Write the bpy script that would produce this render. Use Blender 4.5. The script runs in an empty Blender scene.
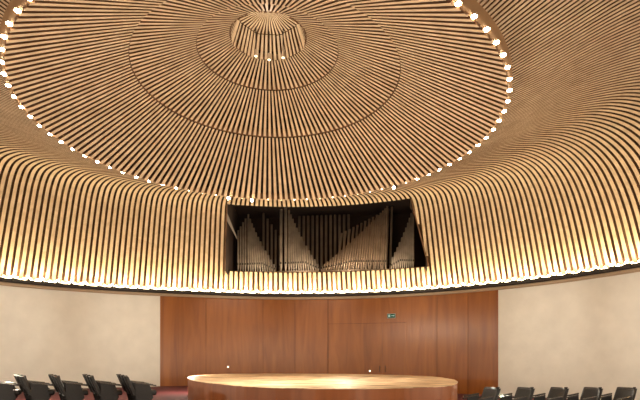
import bpy, math, random
from math import sin, cos, pi, radians
from mathutils import Vector, Matrix
random.seed(4)
D=12.0; EYE=1.12; FLOOR=-0.3
def H(h): return EYE+h*D
sc=bpy.context.scene
try:
    sc.view_settings.view_transform='Standard'
except Exception: pass
# ---------------------------------------------------------------- materials
def newmat(name):
    m=bpy.data.materials.new(name); m.use_nodes=True
    nt=m.node_tree; b=nt.nodes['Principled BSDF']
    return m,nt,b
def plain(name,col,rough=.6,metal=0.0,noise=0.0,scale=8.0,bump=0.0):
    m,nt,b=newmat(name)
    b.inputs['Roughness'].default_value=rough; b.inputs['Metallic'].default_value=metal
    tc=nt.nodes.new('ShaderNodeTexCoord'); n=nt.nodes.new('ShaderNodeTexNoise')
    n.inputs['Scale'].default_value=scale; n.inputs['Detail'].default_value=4
    nt.links.new(tc.outputs['Object'],n.inputs['Vector'])
    r=nt.nodes.new('ShaderNodeValToRGB')
    r.color_ramp.elements[0].position=.3; r.color_ramp.elements[1].position=.7
    a=[max(0,c*(1-noise)) for c in col]; c2=[min(1,c*(1+noise)) for c in col]
    r.color_ramp.elements[0].color=(*a,1); r.color_ramp.elements[1].color=(*c2,1)
    nt.links.new(n.outputs['Fac'],r.inputs['Fac']); nt.links.new(r.outputs['Color'],b.inputs['Base Color'])
    if bump:
        bp=nt.nodes.new('ShaderNodeBump'); bp.inputs['Strength'].default_value=bump; bp.inputs['Distance'].default_value=.05
        nt.links.new(n.outputs['Fac'],bp.inputs['Height']); nt.links.new(bp.outputs['Normal'],b.inputs['Normal'])
    return m
def wood(name,c1,c2,rough=.4,scale=(6,6,.6),coat=0.0,detail=5,spec=.5,lo=.3,hi=.7,dist=.6):
    m,nt,b=newmat(name)
    tc=nt.nodes.new('ShaderNodeTexCoord'); mp=nt.nodes.new('ShaderNodeMapping')
    mp.inputs['Scale'].default_value=scale
    n=nt.nodes.new('ShaderNodeTexNoise'); n.inputs['Scale'].default_value=1.0; n.inputs['Detail'].default_value=detail
    n.inputs['Distortion'].default_value=dist
    r=nt.nodes.new('ShaderNodeValToRGB')
    r.color_ramp.elements[0].position=lo; r.color_ramp.elements[1].position=hi
    r.color_ramp.elements[0].color=(*c1,1); r.color_ramp.elements[1].color=(*c2,1)
    nt.links.new(tc.outputs['Object'],mp.inputs['Vector']); nt.links.new(mp.outputs['Vector'],n.inputs['Vector'])
    nt.links.new(n.outputs['Fac'],r.inputs['Fac']); nt.links.new(r.outputs['Color'],b.inputs['Base Color'])
    b.inputs['Roughness'].default_value=rough
    b.inputs['Specular IOR Level'].default_value=spec
    if coat: b.inputs['Coat Weight'].default_value=coat; b.inputs['Coat Roughness'].default_value=.15
    return m
def emis(name,col,s):
    m=bpy.data.materials.new(name); m.use_nodes=True; nt=m.node_tree
    nt.nodes.remove(nt.nodes['Principled BSDF'])
    e=nt.nodes.new('ShaderNodeEmission'); e.inputs['Color'].default_value=(*col,1); e.inputs['Strength'].default_value=s
    nt.links.new(e.outputs[0],nt.nodes['Material Output'].inputs[0]); return m
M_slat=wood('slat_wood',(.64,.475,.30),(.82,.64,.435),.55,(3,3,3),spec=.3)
M_slatside=wood('slat_side_shade',(.15,.08,.045),(.22,.12,.068),.7,(3,3,3),spec=.2)  # slat sides and ends: gap shade painted in as darker wood
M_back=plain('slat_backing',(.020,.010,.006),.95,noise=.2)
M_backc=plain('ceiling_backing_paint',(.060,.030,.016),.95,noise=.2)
M_backw=plain('wall_backing',(.15,.078,.038),.95,noise=.2)
M_rim=wood('rim_wood',(.36,.22,.12),(.46,.29,.16),.6,(3,3,3),spec=.2)
M_white=plain('plaster',(.82,.80,.745),.85,noise=.045,scale=1.6,bump=.5)
M_panel=wood('mahogany_panel',(.21,.060,.010),(.40,.135,.022),.30,(2.6,2.6,.28),detail=6,spec=.5,lo=.2,hi=.8,dist=1.2)
M_panel2=wood('mahogany_door',(.20,.057,.0095),(.385,.129,.021),.30,(2.6,2.6,.28),detail=6,spec=.5,lo=.2,hi=.8,dist=1.2)
M_seam=plain('seam_dark',(.12,.035,.009),.7)
M_carpet=plain('carpet',(.10,.010,.014),.95,noise=.4,scale=40)
M_stage=wood('stage_boards',(.32,.17,.07),(.90,.67,.41),.42,(1.2,4,1),spec=.45,detail=8,lo=.42,hi=.58)
M_stageside=wood('stage_side',(.24,.068,.015),(.34,.105,.025),.45,(4,4,.6))
M_dark=plain('dark_metal',(.03,.022,.018),.5)
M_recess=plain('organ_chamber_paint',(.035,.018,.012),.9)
M_pipe=plain('pipe_tin',(.46,.39,.31),.4,metal=.35,noise=.3,scale=2)
M_piper=plain('pipe_tin_warm',(.44,.33,.235),.45,metal=.3,noise=.25,scale=2)
M_pipew=plain('pipe_tin_dark',(.28,.21,.15),.5,metal=.2,noise=.25,scale=2)
M_cream=plain('cream_paint',(.46,.34,.23),.6,noise=.05)
M_chest=plain('wind_chest_wood',(.28,.20,.14),.6,noise=.1)
M_uph=plain('black_upholstery',(.012,.011,.012),.5,noise=.3,scale=30)
M_arm=plain('armrest_black',(.06,.055,.055),.22)
M_lamp=emis('lamp_glow',(1.0,.80,.50),75)
M_lampd=emis('lamp_glow_dim',(1.0,.80,.50),12)
M_lamp2=emis('lamp_glow_soft',(1.0,.82,.52),4)
M_cove=emis('cove_glow',(1.0,.78,.46),22)
M_bulb=emis('cove_bulb_glow',(1.0,.86,.58),60)
M_green=emis('sign_green',(.05,.24,.10),.25)
M_signw=emis('sign_white',(.8,1,.8),.5)
M_signbox=plain('sign_box',(.4,.4,.36),.5)
# ---------------------------------------------------------------- helpers
def mk(name,V,F,mats,parent=None,smooth=False,mi=None):
    me=bpy.data.meshes.new(name); me.from_pydata([tuple(v) for v in V],[],F)
    if not isinstance(mats,(list,tuple)): mats=[mats]
    for m in mats: me.materials.append(m)
    if mi: 
        for p,i in zip(me.polygons,mi): p.material_index=i
    if smooth:
        for p in me.polygons: p.use_smooth=True
    me.update()
    o=bpy.data.objects.new(name,me); sc.collection.objects.link(o)
    if parent: o.parent=parent
    return o
def empty(name,loc=(0,0,0),rz=0):
    o=bpy.data.objects.new(name,None); o.location=loc; o.rotation_euler=(0,0,rz); o.empty_display_size=.2
    sc.collection.objects.link(o); return o
def tag(o,label,cat,group=None):
    o['label']=label; o['category']=cat
    if group: o['group']=group
    return o
def struct(o,label=None):
    o['kind']='structure'
    if label: o['label']=label; 
    return o
def P(phi,R,z): return Vector((R*sin(phi),R*cos(phi),z))   # phi from +Y clockwise
def sstep(x,a,b):
    t=max(0,min(1,(x-a)/(b-a))); return t*t*(3-2*t)
# the foot of the slatted wall dips slightly on one side of the hall
def dip(phi,z):
    d=math.degrees(phi)
    while d>180: d-=360
    while d<-180: d+=360
    s=sstep(-d,12,55)-sstep(-d,130,175) if d<0 else 0
    w=max(0,min(1,1-(z-H(.29))/(H(.57)-H(.29))))
    return z-.014*D*s*w
def dip_obj(o):
    for v in o.data.vertices:
        v.co.z=dip(math.atan2(v.co.x,v.co.y),v.co.z)
    o.data.update(); return o
def revf(name,func,a0,a1,n,mat,parent=None,smooth=True,closed=False):
    V=[];F=[]
    for i in range(n+1):
        a=a0+(a1-a0)*i/n; prof=func(a); k=len(prof)
        for R,z in prof: V.append(P(a,R,z))
    for i in range(n):
        for j in range(k if closed else k-1):
            j2=(j+1)%k
            F.append((i*k+j,i*k+j2,(i+1)*k+j2,(i+1)*k+j))
    if closed and abs(abs(a1-a0)-2*pi)>1e-3:
        F.append(tuple(range(k))); F.append(tuple(n*k+j for j in reversed(range(k))))
    return mk(name,V,F,mat,parent,smooth)
def rev(name,prof,a0,a1,n,mat,parent=None,smooth=True,closed=False):
    return revf(name,lambda a:prof,a0,a1,n,mat,parent,smooth,closed)
def catmull(pr,s=4):
    out=[]
    for i in range(len(pr)-1):
        p0=pr[max(0,i-1)];p1=pr[i];p2=pr[i+1];p3=pr[min(len(pr)-1,i+2)]
        for j in range(s):
            t=j/s
            out.append(tuple(.5*(2*b+(c-a)*t+(2*a-5*b+4*c-d)*t*t+(3*b-a-3*c+d)*t**3) for a,b,c,d in zip(p0,p1,p2,p3)))
    out.append(pr[-1]); return out
def slats(name,jobs,n,frac,depth):
    V=[];F=[];mi=[]
    for phi,prof in jobs:
        t=Vector((cos(phi),-sin(phi),0)); base=len(V); k=len(prof)
        for i,(R,z) in enumerate(prof):
            a=prof[max(0,i-1)]; b=prof[min(k-1,i+1)]
            tr,tz=b[0]-a[0],b[1]-a[1]; L=math.hypot(tr,tz)
            nr,nz=-tz/L,tr/L
            if nz<-0.01 or (abs(nz)<.01 and nr<0): nr,nz=-nr,-nz
            w=frac*pi*R/n
            f=P(phi,R,z); bk=P(phi,R+nr*depth,z+nz*depth)
            V+= [f-t*w,f+t*w,bk+t*w,bk-t*w]
        for i in range(k-1):
            o=base+4*i
            for j in range(4):
                j2=(j+1)%4
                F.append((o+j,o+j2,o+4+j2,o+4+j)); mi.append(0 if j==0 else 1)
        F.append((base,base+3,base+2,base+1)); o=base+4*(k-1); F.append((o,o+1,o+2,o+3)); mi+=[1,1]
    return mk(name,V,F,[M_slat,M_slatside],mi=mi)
def box(cx,cy,cz,sx,sy,sz):
    V=[(cx+dx*sx/2,cy+dy*sy/2,cz+dz*sz/2) for dx in(-1,1) for dy in(-1,1) for dz in(-1,1)]
    F=[(0,1,3,2),(4,6,7,5),(0,4,5,1),(2,3,7,6),(0,2,6,4),(1,5,7,3)]
    return V,F
def join(parts):
    V=[];F=[]
    for v,f in parts:
        b=len(V); V+=list(v); F+=[tuple(i+b for i in q) for q in f]
    return V,F
def bevel(o,w=.01,s=2):
    m=o.modifiers.new('bevel','BEVEL'); m.width=w; m.segments=s; m.limit_method='ANGLE'; return o
def U(l): return [(r*D,H(h)) for r,h in l]
# ---------------------------------------------------------------- ceiling
N4=344
A0,A1=radians(-9.2),radians(34.2)
A1t=radians(32.4)
RC=.4455
fullA=[(1.115,.287),(1.0858,.366),(1.0567,.443),(1.0265,.517),(1.000,.568),(.962,.597),(.885,.598),(.79,.579),(.67,.548),(.55,.509),(RC,.4765)]
fullB=[(1.115,.287),(1.088,.356),(1.058,.426),(1.018,.494),(.966,.548),(.893,.583),(.802,.592),(.71,.576),(.61,.545),(.52,.507),(RC,.4765)]
fA=catmull(fullA,4); fB=catmull(fullB,4)
def prof(phi):
    d=math.degrees(phi)
    while d>180: d-=360
    while d<-180: d+=360
    t=(sstep(d,40,75)-sstep(d,140,176)) if d>0 else 0
    return U([(a[0]+(b[0]-a[0])*t,a[1]+(b[1]-a[1])*t) for a,b in zip(fA,fB)])
wallp=prof(0)[:17]; ceilp=prof(0)[16:]
lowp=U([fA[0],fA[4]])
jobsw=[];jobsc=[]
def hcut(phi): return .370+(A1-phi)/(A1-A1t)*.192
for i in range(N4):
    phi=2*pi*(i+.5)/N4
    if phi>pi: phi-=2*pi
    pf=prof(phi)
    if A0<phi<A1:
        jobsw.append((phi,lowp))
        if phi>A1t:
            pr=[p for p in wallp if p[1]>H(hcut(phi))]
            if len(pr)>1: jobsw.append((phi,pr))
            jobsc.append((phi,ceilp))
        else: jobsc.append((phi,pf[20:]))
    else:
        jobsw.append((phi,pf[:17])); jobsc.append((phi,pf[16:]))
o=struct(dip_obj(slats('wall_slatted',jobsw,N4,.58,.055)),'upright light wood slats lining the curved wall')
o=struct(slats('ceiling',jobsc,N4,.58,.02),'radial light wood slats of the outer ceiling')
def off(pr,d):
    out=[]
    k=len(pr)
    for i,(R,z) in enumerate(pr):
        a=pr[max(0,i-1)]; b=pr[min(k-1,i+1)]
        tr,tz=b[0]-a[0],b[1]-a[1]; L=math.hypot(tr,tz); nr,nz=tz/L,-tr/L
        if nz<0: nr,nz=-nr,-nz
        out.append((R+nr*d,z+nz*d))
    return out
def bwf(a):
    b=off(prof(a),.20)[:17]; b[0]=(b[0][0],H(.262)); return b
def bcf(a): return off(prof(a),.20)[16:]
bw=bwf(0)
struct(dip_obj(revf('wall_backing',bwf,A1,A0+2*pi,220,M_backw)),'brown board behind the wall slats')
struct(rev('wall_backing',[bw[0],off(lowp,.20)[1],(lowp[1][0]+.02,lowp[1][1]+.03)],A0,A1,40,M_backw),'brown board behind the low balcony slats')
struct(revf('ceiling_backing',bcf,A1t,A0+2*pi,240,M_backc),'dark board above the ceiling slats')
struct(revf('ceiling_backing',lambda a:bcf(a)[4:],A0,A1t,60,M_backc),'dark board above the ceiling slats')
def interp(pr,z):
    for a,b in zip(pr[:-1],pr[1:]):
        if a[1]<=z<=b[1]:
            t=(z-a[1])/(b[1]-a[1]); return a[0]+(b[0]-a[0])*t
    return pr[-1][0]
V=[];F=[];m_=8;q_=6
for i in range(q_+1):
    phi=A1t+(A1-A1t)*i/q_; z1=bw[-1][1]; z0=min(H(hcut(phi)),z1-.01)
    for j in range(m_+1):
        z=z0+(z1-z0)*j/m_; V.append(P(phi,interp(bw,z),z))
for i in range(q_):
    for j in range(m_):
        a=i*(m_+1)+j; F.append((a,a+1,a+m_+2,a+m_+1))
struct(mk('wall_backing',V,F,M_backw),'brown board behind the wall slats')
struct(rev('ceiling_channel',U([(.438,.4590),(RC,.4602),(RC,.500)]),0,2*pi,200,M_rim),'wooden lamp channel around the dome')
zones=[((.2555,.5500),(.438,.456),176),((.137,.6028),(.2543,.5532),130),((.075,.634),(.1360,.6052),82)]
for (r0,h0),(r1,h1),n in zones:
    pr=U([(r0,h0),(r1,h1)])
    jobs=[(2*pi*(i+.3)/n,pr) for i in range(n)]
    struct(slats('ceiling_dome',jobs,n,.52,.04),'radial wooden slats of a stepped ceiling dome ring')
    bk=[(R,z+.22) for R,z in pr]
    struct(rev('ceiling_dome_backing',bk,0,2*pi,120,M_back),'dark board above the dome slats')
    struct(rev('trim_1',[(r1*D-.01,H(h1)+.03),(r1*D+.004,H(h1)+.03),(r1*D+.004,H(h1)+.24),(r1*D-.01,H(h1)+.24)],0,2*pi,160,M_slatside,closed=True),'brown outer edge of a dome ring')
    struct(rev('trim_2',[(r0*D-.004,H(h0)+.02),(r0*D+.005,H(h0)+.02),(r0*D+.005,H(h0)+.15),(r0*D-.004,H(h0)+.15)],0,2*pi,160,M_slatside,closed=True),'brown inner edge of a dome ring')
zo=H(.634)
def octR(phi,R): return R*cos(pi/8)/cos(((phi+pi/8)%(pi/4))-pi/8)
ns=48
jobs=[(2*pi*(i+.5)/ns,[(octR(2*pi*(i+.5)/ns,.93),zo-.01),(octR(2*pi*(i+.5)/ns,.74),zo+.50)]) for i in range(ns)]
struct(slats('ceiling_oculus_side',jobs,ns,.60,.04),'faceted slatted sides of the recessed oculus')
jobs=[(2*pi*(i+.5)/ns,[(octR(2*pi*(i+.5)/ns,.74),zo+.52),(.05,zo+.70)]) for i in range(ns)]
struct(slats('ceiling_oculus',jobs,ns,.55,.04),'wooden slats closing the recessed oculus')
struct(rev('ceiling_oculus_backing',[(1.08,zo+.02),(1.0,zo+.80),(.0,zo+.88)],0,2*pi,32,M_backw))
def cyl(p0,p1,r0,r1,n=12,cap=True):
    p0=Vector(p0);p1=Vector(p1);d=(p1-p0).normalized()
    u=d.orthogonal().normalized();v=d.cross(u)
    V=[];F=[]
    for p,r in((p0,r0),(p1,r1)):
        for i in range(n):
            a=2*pi*i/n; V.append(p+u*cos(a)*r+v*sin(a)*r)
    for i in range(n): F.append((i,(i+1)%n,n+(i+1)%n,n+i))
    if cap: F.append(tuple(reversed(range(n)))); F.append(tuple(range(n,2*n)))
    return V,F
for i,(x,y) in enumerate(((-.30,.50),(.02,.62),(.36,.50))):
    e=empty('ceiling_spotlight',(x,y,zo+.40))
    tag(e,'small spotlight hanging inside the wooden ceiling oculus','spotlight','oculus spotlights')
    V,F=cyl((0,0,.20),(0,0,-.45),.012,.012,8); mk('stem',V,F,M_dark,e)
    V,F=cyl((0,0,-.40),(0,0,-.55),.035,.05,14); mk('lamp_shade',V,F,M_cream,e)
    V,F=cyl((0,0,-.551),(0,0,-.56),.035,.035,14); mk('bulb',V,F,M_lamp2,e)
# ---------------------------------------------------------------- ring downlights
def sphere(r,n=10,m=6,sz=1.0):
    V=[(0,0,r*sz)];F=[]
    for j in range(1,m):
        t=pi*j/m
        for i in range(n): V.append((r*sin(t)*cos(2*pi*i/n),r*sin(t)*sin(2*pi*i/n),r*cos(t)*sz))
    V.append((0,0,-r*sz))
    for i in range(n): F.append((0,1+i,1+(i+1)%n))
    for j in range(m-2):
        for i in range(n):
            a=1+j*n+i;b=1+j*n+(i+1)%n; F.append((a,a+n,b+n,b))
    L=len(V)-1
    for i in range(n): F.append((L,1+(m-2)*n+(i+1)%n,1+(m-2)*n+i))
    return V,F
V1,F1=cyl((0,0,-.004),(0,0,.03),.055,.055,18)
V2,F2=sphere(.050,12,6,.6); V2=[(x,y,z-.006) for x,y,z in V2]
V3,F3=sphere(.032,12,6,.6); V3=[(x,y,z-.006) for x,y,z in V3]
def lampmesh(Vl,Fl,ml):
    V,F=join([(V1,F1),(Vl,Fl)])
    me=bpy.data.meshes.new('downlight'); me.from_pydata([tuple(v) for v in V],[],F)
    me.materials.append(M_cream); me.materials.append(ml)
    for i,p in enumerate(me.polygons): p.material_index=0 if i<len(F1) else 1
    return me
mA=lampmesh(V2,F2,M_lamp); mB=lampmesh(V3,F3,M_lampd); n=76
spots=(-14.5,-6,48)
for i in range(n):
    phi=2*pi*i/n
    if phi>pi: phi-=2*pi
    front=radians(-31)<phi<radians(54)
    if any(abs(math.degrees(phi)-s)<2.2 for s in spots): continue
    o=bpy.data.objects.new('downlight',mB if front else mA); sc.collection.objects.link(o)
    o.location=P(phi,.4418*D,H(.4590))
    tag(o,'dim round downlight in the ceiling rim above the organ' if front else 'small warm round downlight set in the rim of the slatted ceiling','light','downlights around the ceiling dome')
for phi in spots:
    a=radians(phi); p=P(a,.443*D,H(.4575))
    e=empty('spotlight',p,-a); tag(e,'small bright spotlight clamped to the ceiling rim above the stage','spotlight','stage spotlights')
    V,F=cyl((0,0,.04),(0,0,-.05),.012,.012,8); mk('bracket',V,F,M_dark,e)
    V,F=cyl((0,.04,0),(0,-.10,-.07),.04,.06,14); mk('lamp_shade',V,F,M_dark,e)
    V,F=cyl((0,-.102,-.071),(0,-.11,-.075),.045,.045,14); mk('bulb',V,F,M_lamp,e)
# ---------------------------------------------------------------- cove
struct(dip_obj(rev('trim_3',U([(1.120,.286),(1.126,.286),(1.126,.293),(1.120,.293)]),0,2*pi,240,M_cove,closed=True)),'warm cove light strip behind the slats')
struct(dip_obj(rev('trim_4',U([(1.102,.270),(1.122,.270),(1.122,.2815),(1.105,.2815),(1.105,.2832),(1.102,.2832)]),0,2*pi,240,M_dark,closed=True)),'dark rail under the wall slats')
struct(dip_obj(rev('trim_5',U([(1.106,.260),(1.142,.260),(1.142,.270),(1.106,.270)]),0,2*pi,240,M_cream,closed=True)),'cream ledge at the top of the wall')
s=.56;k=int(2*pi*1.118*D/s)
Vb,Fb=sphere(.042); Vb=[(x,y,z+.13) for x,y,z in Vb]
Vs,Fs=join([cyl((0,0,-.05),(0,0,.10),.04,.035,10),box(.06,-.03,-.02,.26,.08,.13)])
src=None
washers=[]
for i in range(k):
    phi=2*pi*i/k
    if phi>pi: phi-=2*pi
    if not radians(-62)<phi<radians(84): continue
    if src is None:
        src=mk('uplight',Vs,Fs,M_dark); b0=mk('bulb',Vb,Fb,M_bulb,src); o=src
    else:
        o=src.copy(); sc.collection.objects.link(o); q=b0.copy(); q.parent=o; sc.collection.objects.link(q)
    o.location=P(phi,1.1050*D,dip(phi,H(.2815)-.01)); o.rotation_euler=(0,0,-phi)
    if i%2==0: washers.append(phi)
    tag(o,'small bare warm bulb in a dark fixture below wall slats','light','bulbs along the foot of the wall slats')
# ---------------------------------------------------------------- lower walls
Rw=1.12*D; W0,W1=radians(-22.0),radians(47.3)
def wallseg(name,a0,a1,R,z0,z1,mat,n=60,th=.12,label=None):
    return struct(revf(name,lambda a:[(R,z0),(R,dip(a,z1)),(R+th,dip(a,z1)),(R+th,z0)],a0,a1,n,mat,closed=True,smooth=False),label)
wallseg('wall_left',radians(-110),W0,Rw,FLOOR,H(.262),M_white,80,label='curved off-white plaster wall')
wallseg('wall_right',W1,radians(125),Rw,FLOOR,H(.262),M_white,80,label='curved off-white plaster wall')
wallseg('wall_rear',radians(125),radians(250),Rw,FLOOR,H(.262),M_white,80,label='curved off-white plaster wall')
wallseg('wall_stage',W0,W1,Rw-.02,FLOOR,H(.262),M_panel,80,label='curved mahogany panelled wall behind the stage')
def strip(name,a,w,R,z0,z1,mat):
    return struct(rev(name,[(R,z0),(R,z1),(R+.02,z1),(R+.02,z0)],a-w,a+w,1,mat,closed=True))
def seam_a(u):
    b=math.atan((u-320)/509.6)+.1011; R=1.118
    rho=cos(b)+math.sqrt(R*R-sin(b)**2)
    return math.atan2(rho*sin(b),rho*cos(b)-1)
def seg(name,x,z0,z1,w=.012):
    return strip(name,seam_a(x),w/13.4,Rw-.028,z0,z1,M_seam)
for x in (206,263,295,437,468): seg('trim_6',x,0.0 if x<300 else FLOOR,H(.260),.007)
seg('trim_6',328,FLOOR,H(.262),.015)
zj=EYE+(362.3-321)/509.6*(1.95*D)
struct(rev('trim_7',[(Rw-.030,zj),(Rw-.030,zj+.013),(Rw-.015,zj+.013),(Rw-.015,zj)],seam_a(328),seam_a(406),30,M_seam,closed=True))
for i,(xa,xb) in enumerate(((360,382.3),(382.7,406))):
    o=struct(rev('door_%d'%(i+1),[(Rw-.032,FLOOR),(Rw-.032,zj-.01),(Rw-.02,zj-.01),(Rw-.02,FLOOR)],seam_a(xa),seam_a(xb),4,M_panel2,closed=True,smooth=False),'tall flush mahogany door leaf')
    ah=seam_a(380 if i==0 else 385.5); p=P(ah,Rw-.09,FLOOR+1.1)
    V,F=cyl((0,0,-.15),(0,0,.15),.014,.014,8); h=mk('handle',V,F,M_dark,None); h.location=p
    h.parent=o
    h['label']='dark metal bar handle'
a=seam_a(391.5); zs=EYE+(362.3-314.5)/509.6*(1.98*D)
e=empty('exit_sign',P(a,Rw-.10,zs),-a); tag(e,'small green illuminated exit sign above the stage doors','sign')
V,F=box(0,.035,0,.40,.08,.22); bevel(mk('sign_housing',V,F,M_signbox,e),.01)
V,F=box(0,-.01,0,.36,.012,.18); mk('sign_face',V,F,M_green,e)
V,F=join([box(-.09,-.02,0,.10,.008,.12),box(.07,-.02,0,.12,.008,.035)]); b=len(V)
V+=[(.12,-.022,.05),(.17,-.022,0),(.12,-.022,-.05)];F+=[(b,b+1,b+2)]
mk('sign_symbol',V,F,M_signw,e)
for u,v in ((228,367),(370,371)):
    a=seam_a(u); z=EYE-(v-362.3)/509.6*(2.05*D)
    e=empty('wall_light',P(a,Rw-.06,z),-a); tag(e,'tiny bright marker lamp low on the mahogany wall','light','marker lamps on the mahogany wall')
    V,F=cyl((0,.06,0),(0,-.01,0),.06,.06,14); mk('lamp_body',V,F,M_dark,e)
    V,F=cyl((0,-.011,0),(0,-.03,0),.04,.03,14); mk('bulb',V,F,M_lamp2,e)
# ---------------------------------------------------------------- floor, tier
V=[P(2*pi*i/96,Rw+.3,FLOOR) for i in range(96)]
struct(mk('floor',V,[tuple(reversed(range(96)))],M_carpet),'dark red carpet floor')
n=60
ar=[P(radians(-130)+ (radians(125))*i/n,Rw-.03,0) for i in range(n+1)]
pts=ar+[Vector((ar[-1].x,-9.5,0)),Vector((ar[0].x+.5,-9.5,0))]
k=len(pts)
V=[(p.x,p.y,FLOOR) for p in pts]+[(p.x,p.y,0) for p in pts]
F=[tuple(range(k)),tuple(range(k,2*k))]+[(i,(i+1)%k,k+(i+1)%k,k+i) for i in range(k)]
struct(mk('floor_tier',V,F,M_carpet),'raised dark red carpeted seating tier')
# ---------------------------------------------------------------- stage
yaw=.1011; ht=.475; zst=EYE-ht
px=[(187,377.4),(190,379.8),(206,382.8),(240,386.1),(280,388),(320,388.6),(360,388.6),(400,388),(440,386.5),(453,385.6),(458.5,382.2),(455,379.6),(437,376.7),(400,375),(350,374),(300,373.5),(240,373.5),(205,374.4),(190,375.8)]
out=[]
for u,v in px:
    d=ht*509.6/(v-362.3); X=(u-320)/509.6*d
    out.append(Vector((X*cos(yaw)+d*sin(yaw),-X*sin(yaw)+d*cos(yaw)-D,0)))
def smoothpoly(p,it=3,w=.25):
    for _ in range(it):
        q=[]
        for i in range(len(p)):
            a,b=p[i],p[(i+1)%len(p)]; q+=[a*(1-w)+b*w,a*w+b*(1-w)]
        p=q
    return p
out=smoothpoly(out,2,.16); c=sum(out,Vector())/len(out); k=len(out)
stage=empty('stage',(c.x,c.y,FLOOR)); tag(stage,'low oval concert stage of worn warm timber boards','stage')
def slab(pts,z0,z1,sc_=1.0):
    q=[(p-c)*sc_ for p in pts]
    V=[(p.x,p.y,z0-FLOOR) for p in q]+[(p.x,p.y,z1-FLOOR) for p in q]
    F=[tuple(range(k)),tuple(range(k,2*k))]+[(i,(i+1)%k,k+(i+1)%k,k+i) for i in range(k)]
    return V,F
V,F=slab(out,zst-.012,zst); mk('stage_top',V,F,M_stage,stage)
V,F=slab(out,FLOOR,zst-.012,.997); mk('stage_skirt',V,F,M_stageside,stage)
# ---------------------------------------------------------------- organ chamber
Am=(A0+A1)/2; nrm=Vector((sin(Am),cos(Am),0)); tan=Vector((cos(Am),-sin(Am),0))
zl=H(.366)
C0=P(A0,1.10*D,0);C1=P(A1,1.10*D,0)
B0=C0+nrm*4-tan*.4; B1=C1+nrm*4+tan*.6
top=H(.70)
def quad(name,a,b,z0,z1,mat):
    return struct(mk(name,[(a.x,a.y,z0),(b.x,b.y,z0),(b.x,b.y,z1),(a.x,a.y,z1)],[(0,1,2,3)],mat))
quad('wall_organ_rear',B0,B1,zl-.2,top,M_recess); 
quad('wall_organ_side',P(A0,.955*D,0),B0,H(.56),top,M_recess); quad('wall_organ_side',P(A1t,.955*D,0),B1,H(.56),top,M_recess)
quad('wall_organ_side',P(A0,1.03*D,0),B0,zl-.2,H(.56),M_recess); quad('wall_organ_side',P(A1,1.05*D,0),B1,zl-.2,H(.56),M_recess)
F0=[P(A0+(A1-A0)*i/12,1.089*D,0) for i in range(13)]
V=[(p.x,p.y,zl-.03) for p in F0]+[(B1.x,B1.y,zl),(B0.x,B0.y,zl)]
struct(mk('floor_organ_loft',V,[tuple(range(15))],M_recess))
F0=[P(A0+(A1-A0)*i/12,.955*D,0) for i in range(13)]
V=[(p.x,p.y,H(.665)) for p in F0]+[(B1.x,B1.y,H(.67)),(B0.x,B0.y,H(.67))]
struct(mk('ceiling_organ_loft',V,[tuple(range(15))],M_recess))
for a,at in ((A0,A0),(A1,A1t)):
    V=[];F=[];fr=[p for p in wallp if p[1]>H(.36)]+list(ceilp[1:5])
    for i,(R,z) in enumerate(fr):
        f=min(1,(z-H(.37))/(H(.562)-H(.37))); aa=a+(at-a)*max(0,f)
        t=Vector((cos(aa),-sin(aa),0))
        for dr in(.0,.22):
            for dt in(-.03,.03): V.append(P(aa,R+dr,z)+t*dt)
    for i in range(len(fr)-1):
        o=4*i
        for q in((0,1,5,4),(1,3,7,5),(3,2,6,7),(2,0,4,6)): F.append(tuple(o+j for j in q))
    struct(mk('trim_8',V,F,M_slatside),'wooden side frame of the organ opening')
struct(rev('trim_10',U([(.955,.600),(.962,.600),(.962,.665),(.955,.665)]),A0,A1t,40,M_recess,closed=True),'dark header above the organ')
oc=P(Am,1.10*D,0)
organ=empty('pipe_organ',(oc.x,oc.y,zl),-Am); tag(organ,'pipe organ with fanned ranks of grey metal pipes','organ')
def pipe(x,y,h,r,mat,base=.16,lean=0):
    foot=min(.4,h*.25)
    V=[];F=[];n=10
    rings=[(r*.25,base),(r,base+foot),(r,base+foot+.001),(r,base+h),(r*.8,base+h),(r*.8,base+h-.1)]
    for rr,z in rings:
        for i in range(n): V.append((x+rr*cos(2*pi*i/n)+lean*(z-base),y+rr*sin(2*pi*i/n),z))
    for j in range(len(rings)-1):
        for i in range(n): F.append((j*n+i,j*n+(i+1)%n,(j+1)*n+(i+1)%n,(j+1)*n+i))
    b=len(V); z=base+foot; x+=lean*foot
    V+=[(x-r*.6,y-r-.004,z+.02),(x+r*.6,y-r-.004,z+.02),(x+r*.45,y-r-.004,z+.12),(x-r*.45,y-r-.004,z+.12)]
    F.append((b,b+1,b+2,b+3))
    mi=[0]*(len(F)-1)+[1]
    return mk('organ_pipe',V,F,[mat,M_dark],organ,True,mi)
def T(u): return (u-326)/20.6
def rank(us,hs,y0,y1,r,mat=None,l0=0,l1=0):
    n=len(us)
    for i,(u,h) in enumerate(zip(us,hs)):
        t=i/max(1,n-1)
        pipe(T(u),y0+(y1-y0)*t,h,r,mat or M_pipe,lean=l0+(l1-l0)*t)
def lin(a,b,n): return [a+(b-a)*i/(n-1) for i in range(n)]
rank(lin(231,239,4),lin(2.2,2.8,4),.5,.5,.05)
rank(lin(242,271,12),lin(3.0,.4,12),.5,.4,.05,None,0,-.14)
rank(lin(277,282,2),lin(3.2,3.3,2),.5,.5,.075)
rank(lin(285.5,317,13),lin(3.15,.35,13),.5,.3,.05,None,0,-.14)
rank(lin(292,346,12),lin(3.2,3.2,12),1.8,1.8,.065,M_pipew)
rank(lin(320,385,27),lin(.2,3.2,27),.2,.6,.05,M_piper,.20,.03)
rank(lin(334,390,14),lin(2.1,3.4,14),1.3,1.4,.055,M_piper,.12,.03)
rank(lin(391,413,11),lin(.6,3.05,11),.3,.6,.05,None,.10,0)
rank(lin(254,272,5),lin(3.3,2.1,5),1.4,1.4,.055,M_pipew)
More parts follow.
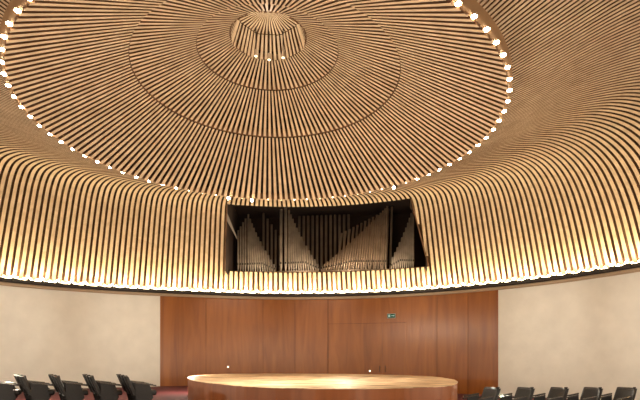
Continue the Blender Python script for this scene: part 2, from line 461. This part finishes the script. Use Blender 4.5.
for ua,ub in((229,272),(274,318),(320,389),(391,420)):
    xa,xb=T(ua),T(ub); V,F=box((xa+xb)/2,.5,.08,xb-xa-.05,.9,.16); bevel(mk('wind_chest',V,F,M_chest,organ),.02)
# ---------------------------------------------------------------- chairs
def make_chair(loc,rz,label,group):
    e=empty('auditorium_chair',loc,rz); tag(e,label,'chair',group)
    V=[];F=[];nx=8;nz=6
    for s in(0,1):
        for j in range(nz+1):
            for i in range(nx+1):
                x=(i/nx-.5)*.46; z=.32+.46*j/nz; tt=j/nz
                wv=1-.05*tt**3
                y=.13+.20*tt+.02*(1-abs(2*i/nx-1)**2)+(.09 if s else 0)
                V.append((x*wv,y,z))
    N=(nx+1)*(nz+1)
    for s in(0,1):
        for j in range(nz):
            for i in range(nx):
                a=s*N+j*(nx+1)+i; F.append((a,a+1,a+nx+2,a+nx+1) if s==0 else (a,a+nx+1,a+nx+2,a+1))
    def edge(l):
        for a,b in zip(l[:-1],l[1:]): F.append((a,b,b+N,a+N))
    edge([i for i in range(nx+1)]); edge([nz*(nx+1)+i for i in range(nx+1)])
    edge([j*(nx+1) for j in range(nz+1)]); edge([j*(nx+1)+nx for j in range(nz+1)])
    bevel(mk('backrest',V,F,M_uph,e,True),.015,3)
    V,F=box(0,-.08,.38,.44,.48,.13); bevel(mk('seat',V,F,M_uph,e),.045,3)
    for sx in(-1,1):
        V=[(sx*.255+dx*.026,y,z) for dx in(-1,1) for y,z in((-.30,.54),(.18,.60),(.18,.63),(-.30,.57))]
        F=[(0,1,2,3),(4,7,6,5),(0,4,5,1),(1,5,6,2),(2,6,7,3),(3,7,4,0)]
        bevel(mk('armrest',V,F,M_arm,e),.010)
        V=[(sx*.255+dx*.018,y,z) for dx in(-1,1) for y,z in((-.22,.27),(-.05,.0),(.09,.0),(.17,.30),(.16,.60),(-.14,.56))]
        F=[tuple(range(6)),tuple(reversed(range(6,12)))]+[(i,(i+1)%6,6+(i+1)%6,6+i) for i in range(6)]
        bevel(mk('side_panel',V,F,M_uph,e),.01)
    return e
def copy_tree(src,loc,rz,label,group):
    e=src.copy(); sc.collection.objects.link(e); e.location=loc; e.rotation_euler=(0,0,rz); e['label']=label; e['group']=group
    for ch in src.children:
        q=ch.copy(); q.parent=e; sc.collection.objects.link(q)
    return e
def cam2w(u,d,z):
    X=(u-320)/509.6*d
    return Vector((X*cos(yaw)+d*sin(yaw),-X*sin(yaw)+d*cos(yaw)-D,z))
src=None
for us,d0,z,rz,ks,du,lab,grp in (([6,40,74,108,142],12.5,0,radians(110),(0,1,2),-4,'black upholstered auditorium chair on the raised carpet tier','chairs on the raised tier'),
                 ([480,514,548,582,616],12.9,FLOOR,radians(-72),(0,-1),0,'black upholstered auditorium chair on the lower carpet floor','chairs on the lower floor')):
    for u in us:
        for kx in ks:
            q=cam2w(u+du*kx,d0+.74*kx,z)
            if src is None: src=make_chair(q,rz,lab,grp)
            else: copy_tree(src,q,rz,lab,grp)
# ---------------------------------------------------------------- lights
LC=(1,.885,.70)
def point(loc,e,col=LC,r=.1):
    l=bpy.data.lights.new('fill_light','POINT'); l.energy=e; l.color=col; l.shadow_soft_size=r
    o=bpy.data.objects.new('fill_light',l); o.location=loc; sc.collection.objects.link(o); return o
def spot(loc,tgt,e,ang,col=LC,r=.15,blend=.5):
    l=bpy.data.lights.new('aimed_spot','SPOT'); l.energy=e; l.color=col; l.spot_size=radians(ang); l.spot_blend=blend; l.shadow_soft_size=r
    o=bpy.data.objects.new('aimed_spot',l); o.location=loc; o.rotation_euler=(Vector(tgt)-Vector(loc)).to_track_quat('-Z','Y').to_euler()
    sc.collection.objects.link(o); return o
for i in range(8):
    a=radians(45*i+22); point(P(a,7.6,1.3 if i else 3.0),250 if i else 140,r=.05)  # unseen low fill lights, added to light the slats from below
point((0,-1,2.2),320,r=.05)  # added unseen fill at the middle of the hall
point((0,0,zo+.15),10,r=.05)  # unseen fill added to brighten the oculus recess
for i in range(4):
    spot(P(radians(-60+50*i),4.5,H(.45)),(1.0,2,0),600,60,r=.3)
spot((1,1,H(.53)),(1.0,1,0),2000,32,r=.2,blend=1)
for a in (-48,-28,-8,12,32,56,74):
    spot(P(radians(a),5.6,H(.44)),P(radians(a),13.3,2.8),480,32,(1,.92,.77),r=.3,blend=1)  # unseen spots added for light pools on the lower wall
for phi in washers:
    spot(P(phi,1.078*D,dip(phi,H(.2790))),P(phi,1.098*D,H(.36)),105,130,(1,.81,.47),r=.04,blend=.8)  # unseen spots added to strengthen the bulbs' glow up the slats
for u in (255,300,350,395):
    p=oc+tan*T(u)-nrm*.35; point((p.x,p.y,zl+.35),26,(1,.82,.6),r=.04)  # unseen fill lights added to brighten the organ pipes
w=bpy.data.worlds.new('world'); sc.world=w; w.use_nodes=True
w.node_tree.nodes['Background'].inputs[0].default_value=(.9,.6,.35,1); w.node_tree.nodes['Background'].inputs[1].default_value=.3
# ---------------------------------------------------------------- camera
cd=bpy.data.cameras.new('camera'); cam=bpy.data.objects.new('camera',cd); sc.collection.objects.link(cam); sc.camera=cam
cd.sensor_width=36; cd.lens=509.6*36/640; cd.shift_y=162.3/640
cam.location=(0,-D,EYE); cam.rotation_euler=(pi/2,0,-yaw); cd.clip_start=.05
